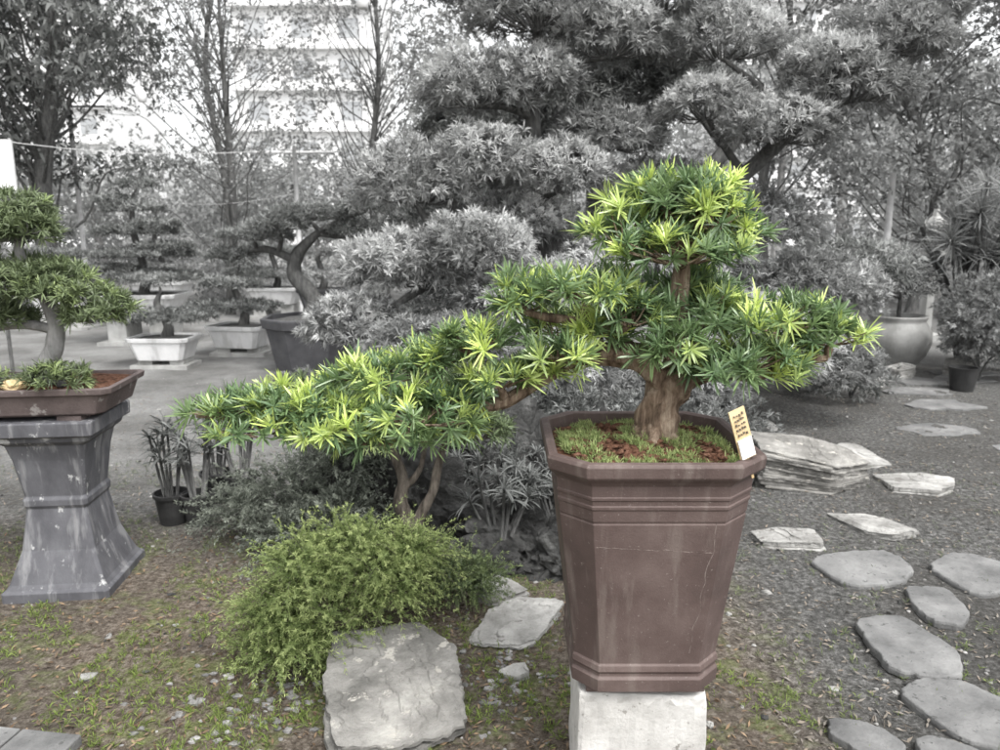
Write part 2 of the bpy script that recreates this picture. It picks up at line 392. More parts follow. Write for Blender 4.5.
# broken slate slab: faceted outline, ragged bedding planes on the flanks, terraced top
def slate(name,c,size,seed,mat,rz,tilt):
    H=size[2]; V=[];F=[]; ca,sa=math.cos(rz),math.sin(rz); rings=30; seg=140
    R=random.Random(int(seed*77)); nf=R.choice((6,7,8))
    fa=[(i+R.uniform(-.38,.38))*2*math.pi/nf for i in range(nf)]; fd=[R.uniform(.72,1.06) for _ in range(nf)]
    levels=[0]
    while levels[-1]<H: levels.append(levels[-1]+R.uniform(.010,.030))
    levels[-1]=H
    lj=[[R.uniform(-.07,.05) for _ in range(nf)] for _ in range(len(levels)+1)]
    def outline(th,lv):
        k=1.35
        for a,d_,j_ in zip(fa,fd,lj[lv]):
            cs=math.cos(th-a)
            if cs>.05: k=min(k,(d_+j_)/cs)
        return k*(1+.05*noise.noise(Vector((math.cos(th)*3.3+seed,math.sin(th)*3.3,lv*.5)))+.045*noise.noise(Vector((math.cos(th)*12,math.sin(th)*12+seed,lv*1.7))))
    prof=[]; top=len(levels)-1
    for i in range(len(levels)-1):
        prof+= [(levels[i]+.0012,-.03,i),(levels[i]+.004,0,i),(levels[i+1]-.003,-.008,i)]
    prof+=[(H,-.05,top)]
    for zz,off,lv in prof:
        for s in range(seg):
            th=2*math.pi*s/seg; k=outline(th,lv)+off
            x=size[0]*.5*k*math.cos(th); y=size[1]*.5*k*math.sin(th); q=min(1,zz/H); V.append((x,y,zz+(tilt[0]*x+tilt[1]*y)*q))
    m_=len(prof)
    for i in range(m_-1):
        for s in range(seg): F.append((i*seg+s,i*seg+(s+1)%seg,(i+1)*seg+(s+1)%seg,(i+1)*seg+s))
    base=(m_-1)*seg
    for r in range(1,rings):
        f_=1-r/rings
        for s in range(seg):
            th=2*math.pi*s/seg; k=(outline(th,top)-.05)*f_
            x=size[0]*.5*k*math.cos(th); y=size[1]*.5*k*math.sin(th)
            q=noise.noise(Vector((x*4.2+seed,y*2.2+x*1.5,7)))*.5+.5+.06*noise.noise(Vector((x*25,y*25,seed)))
            te=math.floor(q*7)*.0065; hh=noise.noise(Vector((x*6+seed,y*6,1)))*.010+noise.noise(Vector((x*28+seed,y*28,1)))*.003
            V.append((x,y,H+(hh+te-.018)*min(1,(1-f_)*6)+tilt[0]*x+tilt[1]*y))
        a=base+(r-1)*seg; b_=base+r*seg
        for s in range(seg): F.append((a+s,a+(s+1)%seg,b_+(s+1)%seg,b_+s))
    F.append(tuple(base+(rings-1)*seg+s for s in range(seg)))
    V=[(c[0]+ca*x-sa*y,c[1]+sa*x+ca*y,c[2]+z) for x,y,z in V]
    return mkobj(name,V,F,mat)
slate('flat_rock',(-.37,2.24,-.03),(.54,.62,.13),2.37,M['rock'],.25,(-.10,.14))
slate('flat_rock',(.07,2.70,-.02),(.40,.28,.065),5.1,M['rock_pale'],.45,(.12,.12))
slate('flat_rock',(.06,2.38,-.012),(.10,.08,.04),7.7,M['rock_pale'],.3,(.2,0))
slate('flat_rock',(-.02,2.97,-.02),(.24,.22,.06),14.7,M['rock_pale'],.3,(0,.1))
slate('layered_rock',(1.93,4.45,-.02),(.66,.44,.24),9.1,M['rock'],-.1,(-.14,.12))
for x,y,sx,sy,h,s in ((2.45,4.95,.46,.38,.04,1),(2.62,4.4,.38,.54,.04,2),(1.47,3.55,.40,.30,.05,3),(2.0,3.72,.24,.40,.035,4),(2.1,5.7,.26,.2,.06,5),(3.7,7.4,.5,.3,.12,6),(4.3,7.8,.4,.25,.14,7),(5.0,7.9,.4,.3,.2,9),(1.85,6.0,.3,.22,.13,10)):
    slate('flat_rock',(x,y,-.015),(sx,sy,h),s*2.3,M['rock_pale'],s,(random.uniform(-.08,.08),.06))
for x,y,sx,sy,s in ((1.69,3.2,.46,.34,1),(2.18,3.15,.46,.40,2),(1.84,2.86,.36,.24,3),(1.53,2.55,.48,.32,4),(1.53,2.15,.48,.34,5),(1.12,2.02,.24,.18,6),(1.34,1.95,.2,.14,7)):
    slab('stepping_stone',(x,y,-.005),(sx,sy,.032),s*5.3,M['step'],s*.4)
b=B()
for j in range(7):
    for i in range(4):
        if random.random()<.45: continue
        x=3.3+i*.62+random.uniform(-.1,.1)+j*.2; y=5.1+j*.5+random.uniform(-.08,.08)
        n=14; r=.26; sd_=random.random()*50
        ring=[(x+r*1.2*math.cos(2*math.pi*k/n)*(1+.5*noise.noise(Vector((math.cos(2*math.pi*k/n)*1.5+sd_,math.sin(2*math.pi*k/n)*1.5,0)))),y+r*.8*math.sin(2*math.pi*k/n)*(1+.5*noise.noise(Vector((math.cos(2*math.pi*k/n)*1.5+sd_,math.sin(2*math.pi*k/n)*1.5,0))))) for k in range(n)]
        b.loft([[(a,c_,-.02) for a,c_ in ring],[(a,c_,.014) for a,c_ in ring]],False)
b.make('stone_paving',M['step'],None,bevel=.004)
b=B()
for i in range(4):
    for j in range(4):
        b.box((-2.0+i*.205+(j%2)*.1,2.07-j*.105-(i*.029),.014),(.099,.049,.024),-.14)
b.make('brick_paving',M['step'],None,bevel=.004)
for i,(x,y,z,a,b_,c_) in enumerate(((-.45,3.75,.1,.35,.3,.42),(.0,3.6,.05,.32,.28,.3),(.35,3.9,.1,.35,.3,.4),(-.85,3.9,.05,.3,.3,.42),(.75,4.1,.1,.35,.35,.38),(-.2,4.2,.2,.45,.35,.5),(.3,3.3,0,.22,.2,.2),(-.1,3.2,0,.18,.16,.16),(1.2,4.6,.05,.4,.35,.3))):
    boulder('garden_rock',(x,y,z),(a,b_,c_),i*1.7+.4,M['rock_dark'])

# ------------------------------------------------------------ main pot
CX,CY,PS=.380,1.9,.965
def potring(z,w,k=.32): return sqring(CX,CY,z,w*PS,w*PS,w*k*PS)
prof=[(.385,.183),(.39,.197),(.425,.199),(.432,.193),(.44,.193),(.447,.198),(.462,.196),(.467,.192),(.86,.2395),(.862,.2380),(.866,.2380),(.868,.2402),(.898,.2435),(.900,.2462),(.908,.2470),(.910,.2447),(.922,.2460),(.924,.2485),(.931,.2492),(.933,.2472),(.96,.250),(.97,.257),(.982,.269),(.987,.272),(1.012,.275),(1.020,.271),(1.022,.257),(1.018,.248),(.95,.240)]
b=B(); b.loft([potring(z,w) for z,w in prof],True,True)
e=empty('octagonal_plant_pot'); b.make('body',M['clay'],e,bevel=.003)
b=B()
for sx in (-1,1):
    for sy in (-1,1): b.box((CX+sx*.12,CY+sy*.12,.3757),(.035,.035,.0093))
b.make('feet',M['clay'],e,bevel=.003)
def pw(z): return (.192+(z-.467)*(.2395-.192)/.393)*PS
b=B()
def crack(p0,p1,n,amp,seed,r=.0009):
    pts=[]
    for i in range(n+1):
        t=i/n; fx=p0[0]+(p1[0]-p0[0])*t+amp*noise.noise(Vector((t*7,seed,0))); z=p0[1]+(p1[1]-p0[1])*t+amp*.15*noise.noise(Vector((t*9,seed,5)))
        w=pw(z); fx=max(-.67,min(.67,fx)); pts.append((CX+fx*w,CY-w+.0003,z))
    b.tube(pts,[r*random.uniform(.4,1.3) for _ in pts],5)
crack((-.66,.80),(.6,.785),40,.04,1.,.0008); crack((.6,.865),(.52,.50),36,.06,2.2,.0008)
b.make('hairline_cracks',M['crack'],e)
b=B(); n=28; g=[]
for j in range(n+1):
    for i in range(n+1):
        x=-1+2*i/n; y=-1+2*j/n
        lim=1.66; s=abs(x)+abs(y)
        if s>lim: x*=lim/s; y*=lim/s
        d=math.hypot(x,y)
        g.append((CX+x*.231,CY+y*.231,.985+.035*max(0,1-d*1.1)+.014*noise.noise(Vector((x*4,y*4,0)))+.006*noise.noise(Vector((x*14,y*14,5)))))
f=[(j*(n+1)+i,j*(n+1)+i+1,(j+1)*(n+1)+i+1,(j+1)*(n+1)+i) for j in range(n) for i in range(n)]
mkobj('soil',g,f,M['soil'],e,True)
N=2600; X=rng.uniform(-.22,.22,N); Y=rng.uniform(-.22,.22,N)
k=(np.abs(X)+np.abs(Y)<.355)&((lump(np.c_[X,Y,X*0],26.)+rng.normal(size=N)*.1)>.13); X=X[k];Y=Y[k]
rosettes('moss',np.c_[CX+X,CY+Y,.993+.03*np.maximum(0,1-np.hypot(X,Y)/.22)],np.c_[X*0,Y*0,X*0+1],.024,.0026,9,M['leaf_shrub'],e,rng.uniform(0,.8,len(X)),amin=5,amax=80)
b=B()
for i in range(420):
    x,y=random.uniform(-.19,.19),random.uniform(-.19,.19); r=random.uniform(.003,.009)
    if abs(x)+abs(y)>.33: continue
    blob(b,(CX+x,CY+y,.998+.02*max(0,1-math.hypot(x,y)/.22)),(r*1.4,r,r*.8),i)
b.make('soil_lumps',M['soil'],e)
b=B(); rings=[]
for z,w in ((-.04,.172),(.0,.172),(.06,.172),(.12,.170),(.18,.170),(.24,.170),(.30,.169),(.34,.168),(.36,.167),(.366,.163)):
    r=[]
    for s in range(4):
        for q in range(20):
            t=-1+2*q/20; x,y=((t,-1),(1,t),(-t,1),(-1,-t))[s]
            jj=.004*noise.noise(Vector((x*5,y*5,z*9)))+(.005*noise.noise(Vector((x*26,y*26,z*60))))
            if q==0: jj-=.004
            rr_=(x*(w+jj),y*(w+jj)); ca,sa=math.cos(-.05),math.sin(-.05)
            r.append((CX+ca*rr_[0]-sa*rr_[1],CY+sa*rr_[0]+ca*rr_[1],z))
    rings.append(r)
b.loft(rings); b.make('concrete_pedestal',M['concrete'],None,bevel=.002)
# tag
e=empty('plant_tag'); rz=.3; TL=.34
def tagbox(cx,cz,hx,hz,dy=0,mat=None,name='board'):
    b=B(); b.box((0,0,0),(hx,.0018,hz)); 
    ca,sa=math.cos(rz),math.sin(rz); ct,st=math.cos(TL),math.sin(TL)
    out=[]
    for p in b.v:
        x=p.x+cx; z=p.z+cz; x,z=x*ct-z*st,x*st+z*ct
        y=p.y+dy; out.append(Vector((.565+ca*x-sa*y,1.672+sa*x+ca*y,1.085+z)))
    b.v=out; b.make(name,mat,e)
tagbox(0,0,.021,.064,0,M['tagwood'],'board')
tagbox(0,-.036,.0185,.024,-.004,M['white'],'paper_label')
for i in range(4):
    for j in range(5): tagbox(-.011+i*.0072+random.uniform(-.001,.001),.050-j*.012+random.uniform(-.002,.002),random.uniform(.0010,.0020),random.uniform(.001,.003),-.004,M['tagtext'],'lettering')
tagbox(.0,-.092,.003,.027,.0035,M['tagwood'],'stake')

# ------------------------------------------------------------ main bonsai
s_=.00265
def mp(px,py,dy,rx,rz,ry=None):
    if px<515: py+=min(8,(515-px)*.12)
    return ((px-500)*s_,1.92+dy,1.55+(231-py)*.00262,rx*s_,(ry or rx*.8)*s_,rz*s_)
# crown masses given in a 2.65 mm drawing module of the tree elevation
pads=[mp(676,208,0,46,28),mp(618,234,-.02,34,26),mp(722,240,.02,34,24),mp(668,252,-.08,56,20),mp(645,208,.1,42,28),mp(698,218,-.05,36,26),mp(650,192,.02,24,14),mp(698,190,.0,26,14),
 mp(690,285,.08,40,12),mp(690,316,.0,50,26),mp(766,316,-.02,60,22),mp(818,332,-.04,32,17),mp(660,342,-.11,34,20),mp(732,354,-.10,50,17),mp(790,346,.06,42,19),mp(715,300,.12,44,20),mp(762,362,-.02,42,15),mp(700,362,-.04,34,10),
 mp(520,298,.02,32,26),mp(585,286,-.02,48,22),mp(622,310,-.08,32,20),mp(560,328,.08,44,17),mp(545,366,.0,32,14),mp(600,330,.0,34,15),mp(555,345,-.08,32,13),
 mp(478,338,-.02,44,19),mp(430,356,.04,42,18),mp(500,373,-.06,36,13),mp(375,368,.02,50,19),mp(300,392,-.02,54,18),
 mp(238,398,.0,36,10),mp(415,400,-.07,52,22),mp(345,410,-.08,50,20),mp(270,414,-.07,44,14),mp(208,401,-.02,22,6),mp(448,420,.02,38,20),mp(380,425,-.03,48,19),mp(460,390,.0,34,17)]
Y0=1.92
tr=[([(.412,Y0,.975),(.418,Y0,1.03),(.425,Y0,1.09),(.455,Y0,1.15),(.475,Y0,1.2),(.46,Y0,1.28),(.46,Y0,1.38),(.47,Y0,1.5)],[.068,.054,.052,.056,.048,.034,.026,.016]),
 ([(.45,Y0,1.15),(.38,Y0-.02,1.215),(.29,Y0-.01,1.235),(.2,Y0,1.22),(.1,Y0-.02,1.165),(.0,Y0-.02,1.105),(-.1,Y0,1.095),(-.25,Y0,1.07),(-.45,Y0-.02,1.06),(-.62,Y0-.02,1.06),(-.8,Y0-.02,1.07)],[.046,.036,.030,.024,.02,.018,.016,.013,.010,.007,.004]),
 ([(.47,Y0,1.17),(.56,Y0-.03,1.2),(.66,Y0-.04,1.19),(.76,Y0-.04,1.22),(.84,Y0-.04,1.23)],[.038,.028,.020,.014,.008]),
 ([(.36,Y0-.0,1.22),(.3,Y0+.0,1.28),(.22,Y0,1.32)],[.028,.018,.012])]
foliage_tree('bonsai_tree',tr,pads,.055,.0054,24,1.3,M['leaf_main'],M['bark'],tipfrac=.30,hi=True,low=-.35,twig=.5,limbr=.012,tsides=28,amax=95,droop=.05,tiplump=9.,lumps=.4)
b=B()
for i in range(6):
    a=i*1.05+.3
    pp,rr=smoothpath([(.412+.025*math.cos(a),Y0+.03*math.sin(a),1.04),(.412+.06*math.cos(a),Y0+.06*math.sin(a),1.008),(.412+.095*math.cos(a+.2),Y0+.09*math.sin(a+.2),.99)],[.026,.018,.006])
    b.tube(pp,rr,8,rough=.3)
b.make('root_flare',M['bark'],bpy.data.objects['bonsai_tree'],True)

# ------------------------------------------------------------ left bonsai
e=empty('pedestal_stand'); b=B(); LX,LY=-1.92,3.14
pr=[(-.02,.220),(.035,.220),(.045,.206),(.065,.194),(.2,.150),(.38,.124),(.395,.132),(.42,.133),(.435,.125),(.6,.146),(.67,.162),(.69,.187),(.71,.192),(.72,.216),(.775,.218),(.78,.213)]
b.loft([sqring(LX,LY,z,w,w,.012,.10) for z,w in pr]); b.make('column',M['ped_dark'],e,bevel=.003)
e=empty('rectangular_bonsai_pot'); b=B(); TX=LX-.06
pr=[(.80,.30,.17),(.81,.32,.185),(.89,.345,.205),(.895,.365,.222),(.92,.37,.226),(.922,.35,.206),(.90,.34,.2)]
b.loft([sqring(TX,LY-.02,z,w,d,.03,.12) for z,w,d in pr]); b.make('body',M['clay_grey'],e,bevel=.003)
b=B()
for sx in (-1,1):
    for sy in (-1,1): b.box((TX+sx*.2,LY-.02+sy*.11,.790),(.05,.04,.0095))
b.make('feet',M['clay_grey'],e)
b=B(); b.loft([sqring(TX,LY-.02,z,w,d,.03,.12) for z,w,d in ((.901,.338,.198),(.915,.27,.15),(.94,.12,.08))]); b.make('soil',M['soil'],e)
pads=[(-2.0,3.12,1.63,.15,.14,.085),(-1.91,3.05,1.57,.12,.12,.06),(-2.10,3.1,1.55,.12,.12,.07),(-1.96,3.1,1.53,.14,.13,.06),(-1.88,3.1,1.37,.19,.16,.06),(-2.0,3.0,1.34,.16,.14,.065),(-1.74,3.1,1.29,.15,.13,.055),(-2.14,3.12,1.19,.17,.15,.09),(-1.68,3.05,1.20,.12,.11,.045),(-2.0,3.2,1.38,.18,.15,.07),(-1.82,3.0,1.31,.15,.1,.05),(-1.60,3.08,1.24,.08,.1,.04)]
tr=[([(-1.95,3.12,.93),(-1.93,3.12,1.0),(-1.89,3.12,1.08),(-1.88,3.12,1.18),(-1.92,3.12,1.3),(-1.99,3.12,1.42),(-1.99,3.12,1.55)],[.055,.04,.036,.032,.028,.022,.012]),
    ([(-1.88,3.12,1.14),(-2.0,3.12,1.16),(-2.14,3.12,1.14)],[.026,.02,.01])]
foliage_tree('bonsai_tree',tr,pads,.048,.0052,18,1.5,M['leaf_left'],M['bark_pale'],tipfrac=.14,hi=True,low=-.3,twig=.25,limbr=.012,tiplump=9,lumps=.35)
foliage_tree('moss_plant',[([(-1.8,3.0,.92),(-1.8,3.0,.95)],[.01,.005])],[(-1.82,2.98,.96,.14,.10,.065),(-2.12,2.98,.95,.12,.09,.05)],.045,.005,14,1.8,M['leaf_left'],M['bark_grey'],hi=True,twig=0)
boulder('garden_rock',(-1.98,2.97,.93),(.06,.04,.03),3.3,M['tagwood'],3)

# ------------------------------------------------------------ small under tree and shrubs
tr=[([(-.40,3.2,-.02),(-.38,3.2,.1),(-.41,3.2,.22),(-.45,3.2,.34),(-.44,3.2,.46),(-.50,3.2,.62),(-.60,3.2,.78)],[.055,.040,.036,.032,.026,.018,.01]),
    ([(-.39,3.2,.12),(-.37,3.2,.26),(-.30,3.2,.40),(-.27,3.2,.55),(-.2,3.2,.75)],[.03,.026,.022,.016,.01]),
    ([(-.44,3.2,.4),(-.36,3.2,.5),(-.33,3.25,.66)],[.018,.013,.008])]
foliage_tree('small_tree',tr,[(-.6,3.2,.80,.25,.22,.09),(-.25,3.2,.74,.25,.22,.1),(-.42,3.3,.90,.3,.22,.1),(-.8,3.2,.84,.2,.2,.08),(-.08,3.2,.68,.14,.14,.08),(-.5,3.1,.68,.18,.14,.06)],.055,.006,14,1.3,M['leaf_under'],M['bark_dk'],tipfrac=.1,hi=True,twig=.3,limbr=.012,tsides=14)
def shrub(name,base,pads,L,W,n,k,mat,tip=.2,low=-.7,amax=75,hi=False,inner=.35,droop=.15):
    tr=[]
    for i in range(5):
        a=i*1.26; tr.append(([base,(base[0]+.06*math.cos(a),base[1]+.06*math.sin(a),base[2]+pads[0][5]*.5),(base[0]+pads[0][3]*.4*math.cos(a),base[1]+pads[0][4]*.4*math.sin(a),base[2]+pads[0][5]*.9)],[.012,.009,.005]))
    return foliage_tree(name,tr,pads,L,W,n,k,mat,M['bark_grey'],tipfrac=tip,hi=hi,low=low,twig=.06,limbr=.007,amax=amax,leaf_inner=inner,droop=droop,tsides=6)
def sprig_shrub(name,base,pads,per,length,lL,lW,mat,bark,arch=.5,nk=11,tip=.5,nl=5):
    e=empty(name); b=B(); P=[];D=[];T=[];RB=[]
    for pad in pads:
        x,y,z,rx,ry,rz=pad; r=np.array([rx,ry,rz])
        b.tube([base,((base[0]+x)/2,(base[1]+y)/2,z*.4),(x,y,z)],[.012,.008,.005],6)
        for i in range(per):
            d=nrm(rng.normal(size=3)); 
            if d[2]<-.5: d[2]*=-1
            s=rng.uniform(.25,.9); root=np.array([x,y,z])+d*r*s
            dr=nrm(d*np.array([1,1,.7])+np.array([0,0,.5])+rng.normal(size=3)*.35)
            ln=length*rng.uniform(.5,1.25)*(1.6 if rng.random()<.1 else 1); bend=rng.uniform(.2,1.)*arch; br=rng.random()
            t=np.linspace(0,1,nk)[:,None]
            sw=rng.normal(size=3)*.15
            pt=root+dr*ln*t+np.array([0,0,-1.])*bend*ln*t*t+sw*ln*t*t
            pt[:,2]=np.maximum(pt[:,2],.012)
            tg=np.gradient(pt,axis=0); P.append(pt);D.append(tg)
            T.append((t[:,0]**1.3)*tip*(.3+.9*br)*.99); RB.append(np.clip(t[:,0]*.7*s+.3*br,0,1))
            if i%4==0: b.tube([tuple(pt[0]),tuple(pt[nk//2]),tuple(pt[-1])],[.0016,.0012,.0006],3,cap=False)
    b.make('stems',bark,e,True)
    rosettes('foliage',np.vstack(P),np.vstack(D),lL,lW,nl,mat,e,np.concatenate(T),amin=25,amax=70,droop=.05,rnd_base=np.concatenate(RB)); return e
sprig_shrub('juniper_shrub',(-.62,2.55,0),[(-.64,2.52,.16,.25,.24,.15),(-.50,2.62,.25,.18,.2,.12),(-.76,2.62,.27,.16,.17,.12),(-.42,2.62,.2,.14,.16,.13),(-.74,2.38,.09,.2,.14,.10),(-.58,2.72,.33,.2,.15,.09),(-.82,2.5,.15,.12,.15,.13),(-.36,2.72,.30,.14,.12,.07)],230,.13,.017,.0036,M['leaf_shrub'],M['bark_dk'],.7,11,.95)
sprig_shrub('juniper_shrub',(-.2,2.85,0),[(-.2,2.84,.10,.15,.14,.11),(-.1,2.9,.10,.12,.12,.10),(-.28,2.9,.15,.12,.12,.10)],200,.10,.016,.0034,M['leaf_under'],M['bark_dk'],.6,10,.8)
sprig_shrub('creeping_juniper',(-1.05,3.65,0),[(-1.05,3.6,.25,.36,.3,.13),(-.8,3.55,.38,.25,.25,.13),(-1.3,3.6,.12,.25,.25,.11),(-.65,3.7,.42,.22,.2,.15),(-1.0,3.35,.10,.25,.2,.11),(-.75,3.3,.2,.15,.15,.12)],170,.17,.024,.005,M['leaf_jun'],M['bark_grey'],.6,10,.7)
def strap(name,c,r,n,L,W,mat,stems=6,h=.2):
    e=empty(name); b=B(); P=[];D=[]
    for i in range(stems):
        a=random.uniform(0,6.28); rr=r*math.sqrt(random.random()); hh=h*random.uniform(.6,1.1)
        p=(c[0]+rr*math.cos(a),c[1]+rr*math.sin(a),c[2]+hh)
        b.tube([(c[0]+rr*.4*math.cos(a),c[1]+rr*.4*math.sin(a),c[2]),p],[.009,.006],6); P.append(p); D.append((.3*math.cos(a),.3*math.sin(a),1))
    b.make('stems',M['bark_grey'],e,True)
    rosettes('leaves',P,D,L,W,n,mat,e,rng.uniform(0,.19,len(P)),amin=8,amax=90,hi=True,droop=.3); return e
for x,y in ((.0,3.35),(.3,3.45),(.15,3.7),(.6,3.6),(-.1,3.7),(.1,3.5)):
    strap('dwarf_palm',(x,y,.12),.17,26,.11,.008,M['leaf_dark'],12,.28)
for x,y,r in ((-1.77,3.80,.09),(-1.62,3.78,.085),(-1.5,4.1,.09),(-1.66,4.15,.09)):
    e=empty('nursery_pot'); b=B()
    b.loft([circ(x,y,z,rr) for z,rr in ((.0,r*.75),(.15,r*.95),(.152,r*1.05),(.17,r*1.06),(.172,r*.95),(.14,r*.9))]); b.make('body',M['blackplastic'],e)
    strap('potted_dracaena',(x,y,.14),.10,22,.12,.012,M['leaf_dark'],8,.36)

# ------------------------------------------------------------ central cloud-pruned tree
cp=[(.3,6.2,3.25,.62,.5,.34),(.85,6.2,3.02,.5,.45,.30),(-.2,6.,2.62,.48,.4,.30),(.25,6.1,2.72,.4,.35,.24),(1.3,6.4,3.40,.5,.4,.30),(1.75,6.2,3.02,.5,.4,.32),
 (2.95,6.,2.98,.50,.4,.25),(3.25,6.05,3.2,.3,.25,.18),(2.65,5.9,2.62,.52,.4,.24),(2.15,5.9,2.32,.48,.4,.24),(1.6,6.0,2.50,.40,.3,.22),(2.45,5.85,2.78,.36,.35,.2),
 (-.65,5.8,1.9,.48,.4,.32),(-.15,5.8,2.05,.42,.35,.30),(.45,6.,1.98,.5,.4,.30),(-.7,5.5,1.28,.5,.4,.30),(-.2,5.4,1.42,.45,.35,.28),(.85,6.2,2.3,.45,.35,.24),(1.3,6.3,1.85,.6,.4,.30),(-1.05,5.4,.88,.4,.35,.26),
 (.2,5.5,1.05,.55,.4,.32),(2.1,6.4,1.6,.6,.4,.32),(2.6,6.2,1.05,.6,.4,.34),(1.1,5.8,1.2,.65,.5,.4),(1.9,5.6,.7,.6,.5,.38),(-.45,5.,.75,.45,.35,.26),(.35,5.,.65,.5,.4,.32),(1.3,5.2,.45,.5,.4,.3),(2.6,5.9,.5,.5,.4,.25),
 (0.,6.5,3.5,.6,.4,.3),(.1,6.2,1.6,.5,.4,.28)]
tr=[([(.6,6.3,0),(.55,6.3,.8),(.4,6.3,1.6),(.28,6.3,2.3),(.3,6.3,3.2)],[.16,.13,.09,.065,.04]),
    ([(.6,6.4,.5),(1.2,6.4,1.1),(1.9,6.3,1.9),(2.4,6.2,2.4),(2.8,6.1,2.9)],[.12,.09,.07,.05,.03]),
    ([(.5,6.3,1.),(0,6.,1.2),(-.5,5.8,1.5)],[.07,.05,.03])]
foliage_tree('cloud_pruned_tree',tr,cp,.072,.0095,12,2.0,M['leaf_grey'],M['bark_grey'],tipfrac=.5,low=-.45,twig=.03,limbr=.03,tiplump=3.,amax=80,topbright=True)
cp2=[]
for i in range(30):
    z=random.uniform(.5,4.4); x=random.uniform(-1.,3.6) if z<2.4 else random.uniform(-.6,2.2)
    cp2.append((x,random.uniform(7.4,8.6),z,random.uniform(.45,.75),.5,random.uniform(.26,.4)))
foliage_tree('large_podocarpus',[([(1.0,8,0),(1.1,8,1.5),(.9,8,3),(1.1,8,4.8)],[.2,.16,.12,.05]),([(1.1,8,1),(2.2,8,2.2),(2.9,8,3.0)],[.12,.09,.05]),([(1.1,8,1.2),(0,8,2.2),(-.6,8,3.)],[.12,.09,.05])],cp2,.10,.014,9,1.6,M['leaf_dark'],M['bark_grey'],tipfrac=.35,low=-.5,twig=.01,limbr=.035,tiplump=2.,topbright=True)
shrub('dark_shrub',(.9,4.6,0),[(.9,4.5,.3,.5,.3,.25),(.3,4.5,.4,.4,.3,.28),(1.4,4.9,.25,.5,.3,.24),(-.2,4.5,.45,.4,.3,.3)],.06,.008,10,1.3,M['leaf_dark'],.2)
shrub('low_shrub',(-1.6,6.2,0),[(-1.65,6.2,.2,.4,.35,.2)],.05,.01,10,1.4,M['leaf_grey'],.1)
shrub('low_shrub',(3.3,6.8,0),[(3.2,6.8,.25,.45,.4,.3),(2.9,7.2,.5,.5,.4,.4)],.07,.012,10,1.2,M['leaf_dark'],.1)

# ------------------------------------------------------------ background potted bonsai
def boxpot(name,x,y,z,hw,hd,h,mat,rz=0,ch=.25):
    e=empty(name); b=B()
    b.loft([sqring(x,y,z+q*h,hw*w,hd*w,hd*w*ch,rz) for q,w in ((0,.72),(.06,.74),(.8,.9),(.82,.97),(.98,1.),(1.,.99),(1.,.9),(.9,.88))]); b.make('body',mat,e,bevel=.006)
    b=B(); b.loft([sqring(x,y,z+h*q,hw*w,hd*w,hd*w*ch,rz) for q,w in ((.905,.87),(.98,.5))]); b.make('soil',M['bark_grey'],e)
    return e
boxpot('hexagonal_planter',-2.13,8.4,.0,.54,.5,.60,M['darkpot'],.1,.55)
foliage_tree('potted_pine_bonsai',[([(-2.15,8.4,.55),(-2.1,8.4,.8),(-2.3,8.4,1.05),(-2.25,8.4,1.3),(-2.0,8.4,1.55)],[.12,.1,.085,.07,.04]),([(-2.25,8.4,1.2),(-2.6,8.4,1.35),(-2.9,8.4,1.3)],[.05,.04,.02])],
 [(-2.1,8.4,1.72,.5,.45,.13),(-1.6,8.4,1.55,.35,.35,.13),(-2.7,8.3,1.5,.4,.35,.12),(-3.0,8.4,1.28,.28,.28,.1),(-1.5,8.3,1.8,.3,.3,.13),(-2.4,8.2,1.62,.3,.3,.12)],.07,.009,11,1.7,M['leaf_dark'],M['bark_grey'],tipfrac=.3,low=-.25,twig=.05,limbr=.025,topbright=True)
def bonsai_bg(x,y,z,hw,h,top,potmat,layers,mat=None):
    boxpot('ceramic_planter',x,y,z,hw,hw*.75,h,potmat,random.uniform(-.2,.2),.2)
    b=B()
    for sx in (-1,1): b.box((x+sx*hw*.5,y,z*.5-.003),(hw*.22,hw*.4,z*.5-.002))
    b.box((x,y,.015),(hw*.9,hw*.6,.03)); b.make('block_stand',M['greypot'])
    pads=[]; 
    for i in range(layers):
        t=i/max(1,layers-1); r=hw*(1.5-1.0*t)
        pads.append((x+random.uniform(-.1,.1),y,z+h+.22+(top-z-h-.2)*t,r,r*.8,(top-z-h)/layers*.32))
        if i<layers-1:
            pads.append((x+random.choice((-1,1))*r*.55,y-.1,z+h+.2+(top-z-h-.2)*(t+.1),r*.6,r*.5,(top-z-h)/layers*.26))
    foliage_tree('potted_bonsai_tree',[([(x,y,z+h*.8),(x+.06,y,z+h+.2*(top-z-h)),(x-.05,y,z+h+.6*(top-z-h)),(x,y,top-.1)],[.07,.055,.04,.02])],pads,.07,.011,9,1.7,mat or M['leaf_dark'],M['bark_grey'],tipfrac=.35,low=-.25,twig=.03,limbr=.015,topbright=True)
bonsai_bg(-3.88,8.5,.1,.36,.26,.95,M['whitepot'],2)
bonsai_bg(-3.3,9.4,.1,.38,.28,1.15,M['whitepot'],3)
bonsai_bg(-4.1,13.6,.25,.5,.3,1.6,M['whitepot'],3)
bonsai_bg(-5.0,10.4,.4,.58,.3,2.15,M['whitepot'],5)
bonsai_bg(-5.9,13.,.4,.5,.3,1.9,M['whitepot'],4,M['leaf_grey'])
bonsai_bg(-3.0,12.5,.3,.4,.3,1.5,M['darkpot'],3,M['leaf_grey'])
bonsai_bg(-7.0,12.,.3,.5,.3,1.5,M['whitepot'],3)

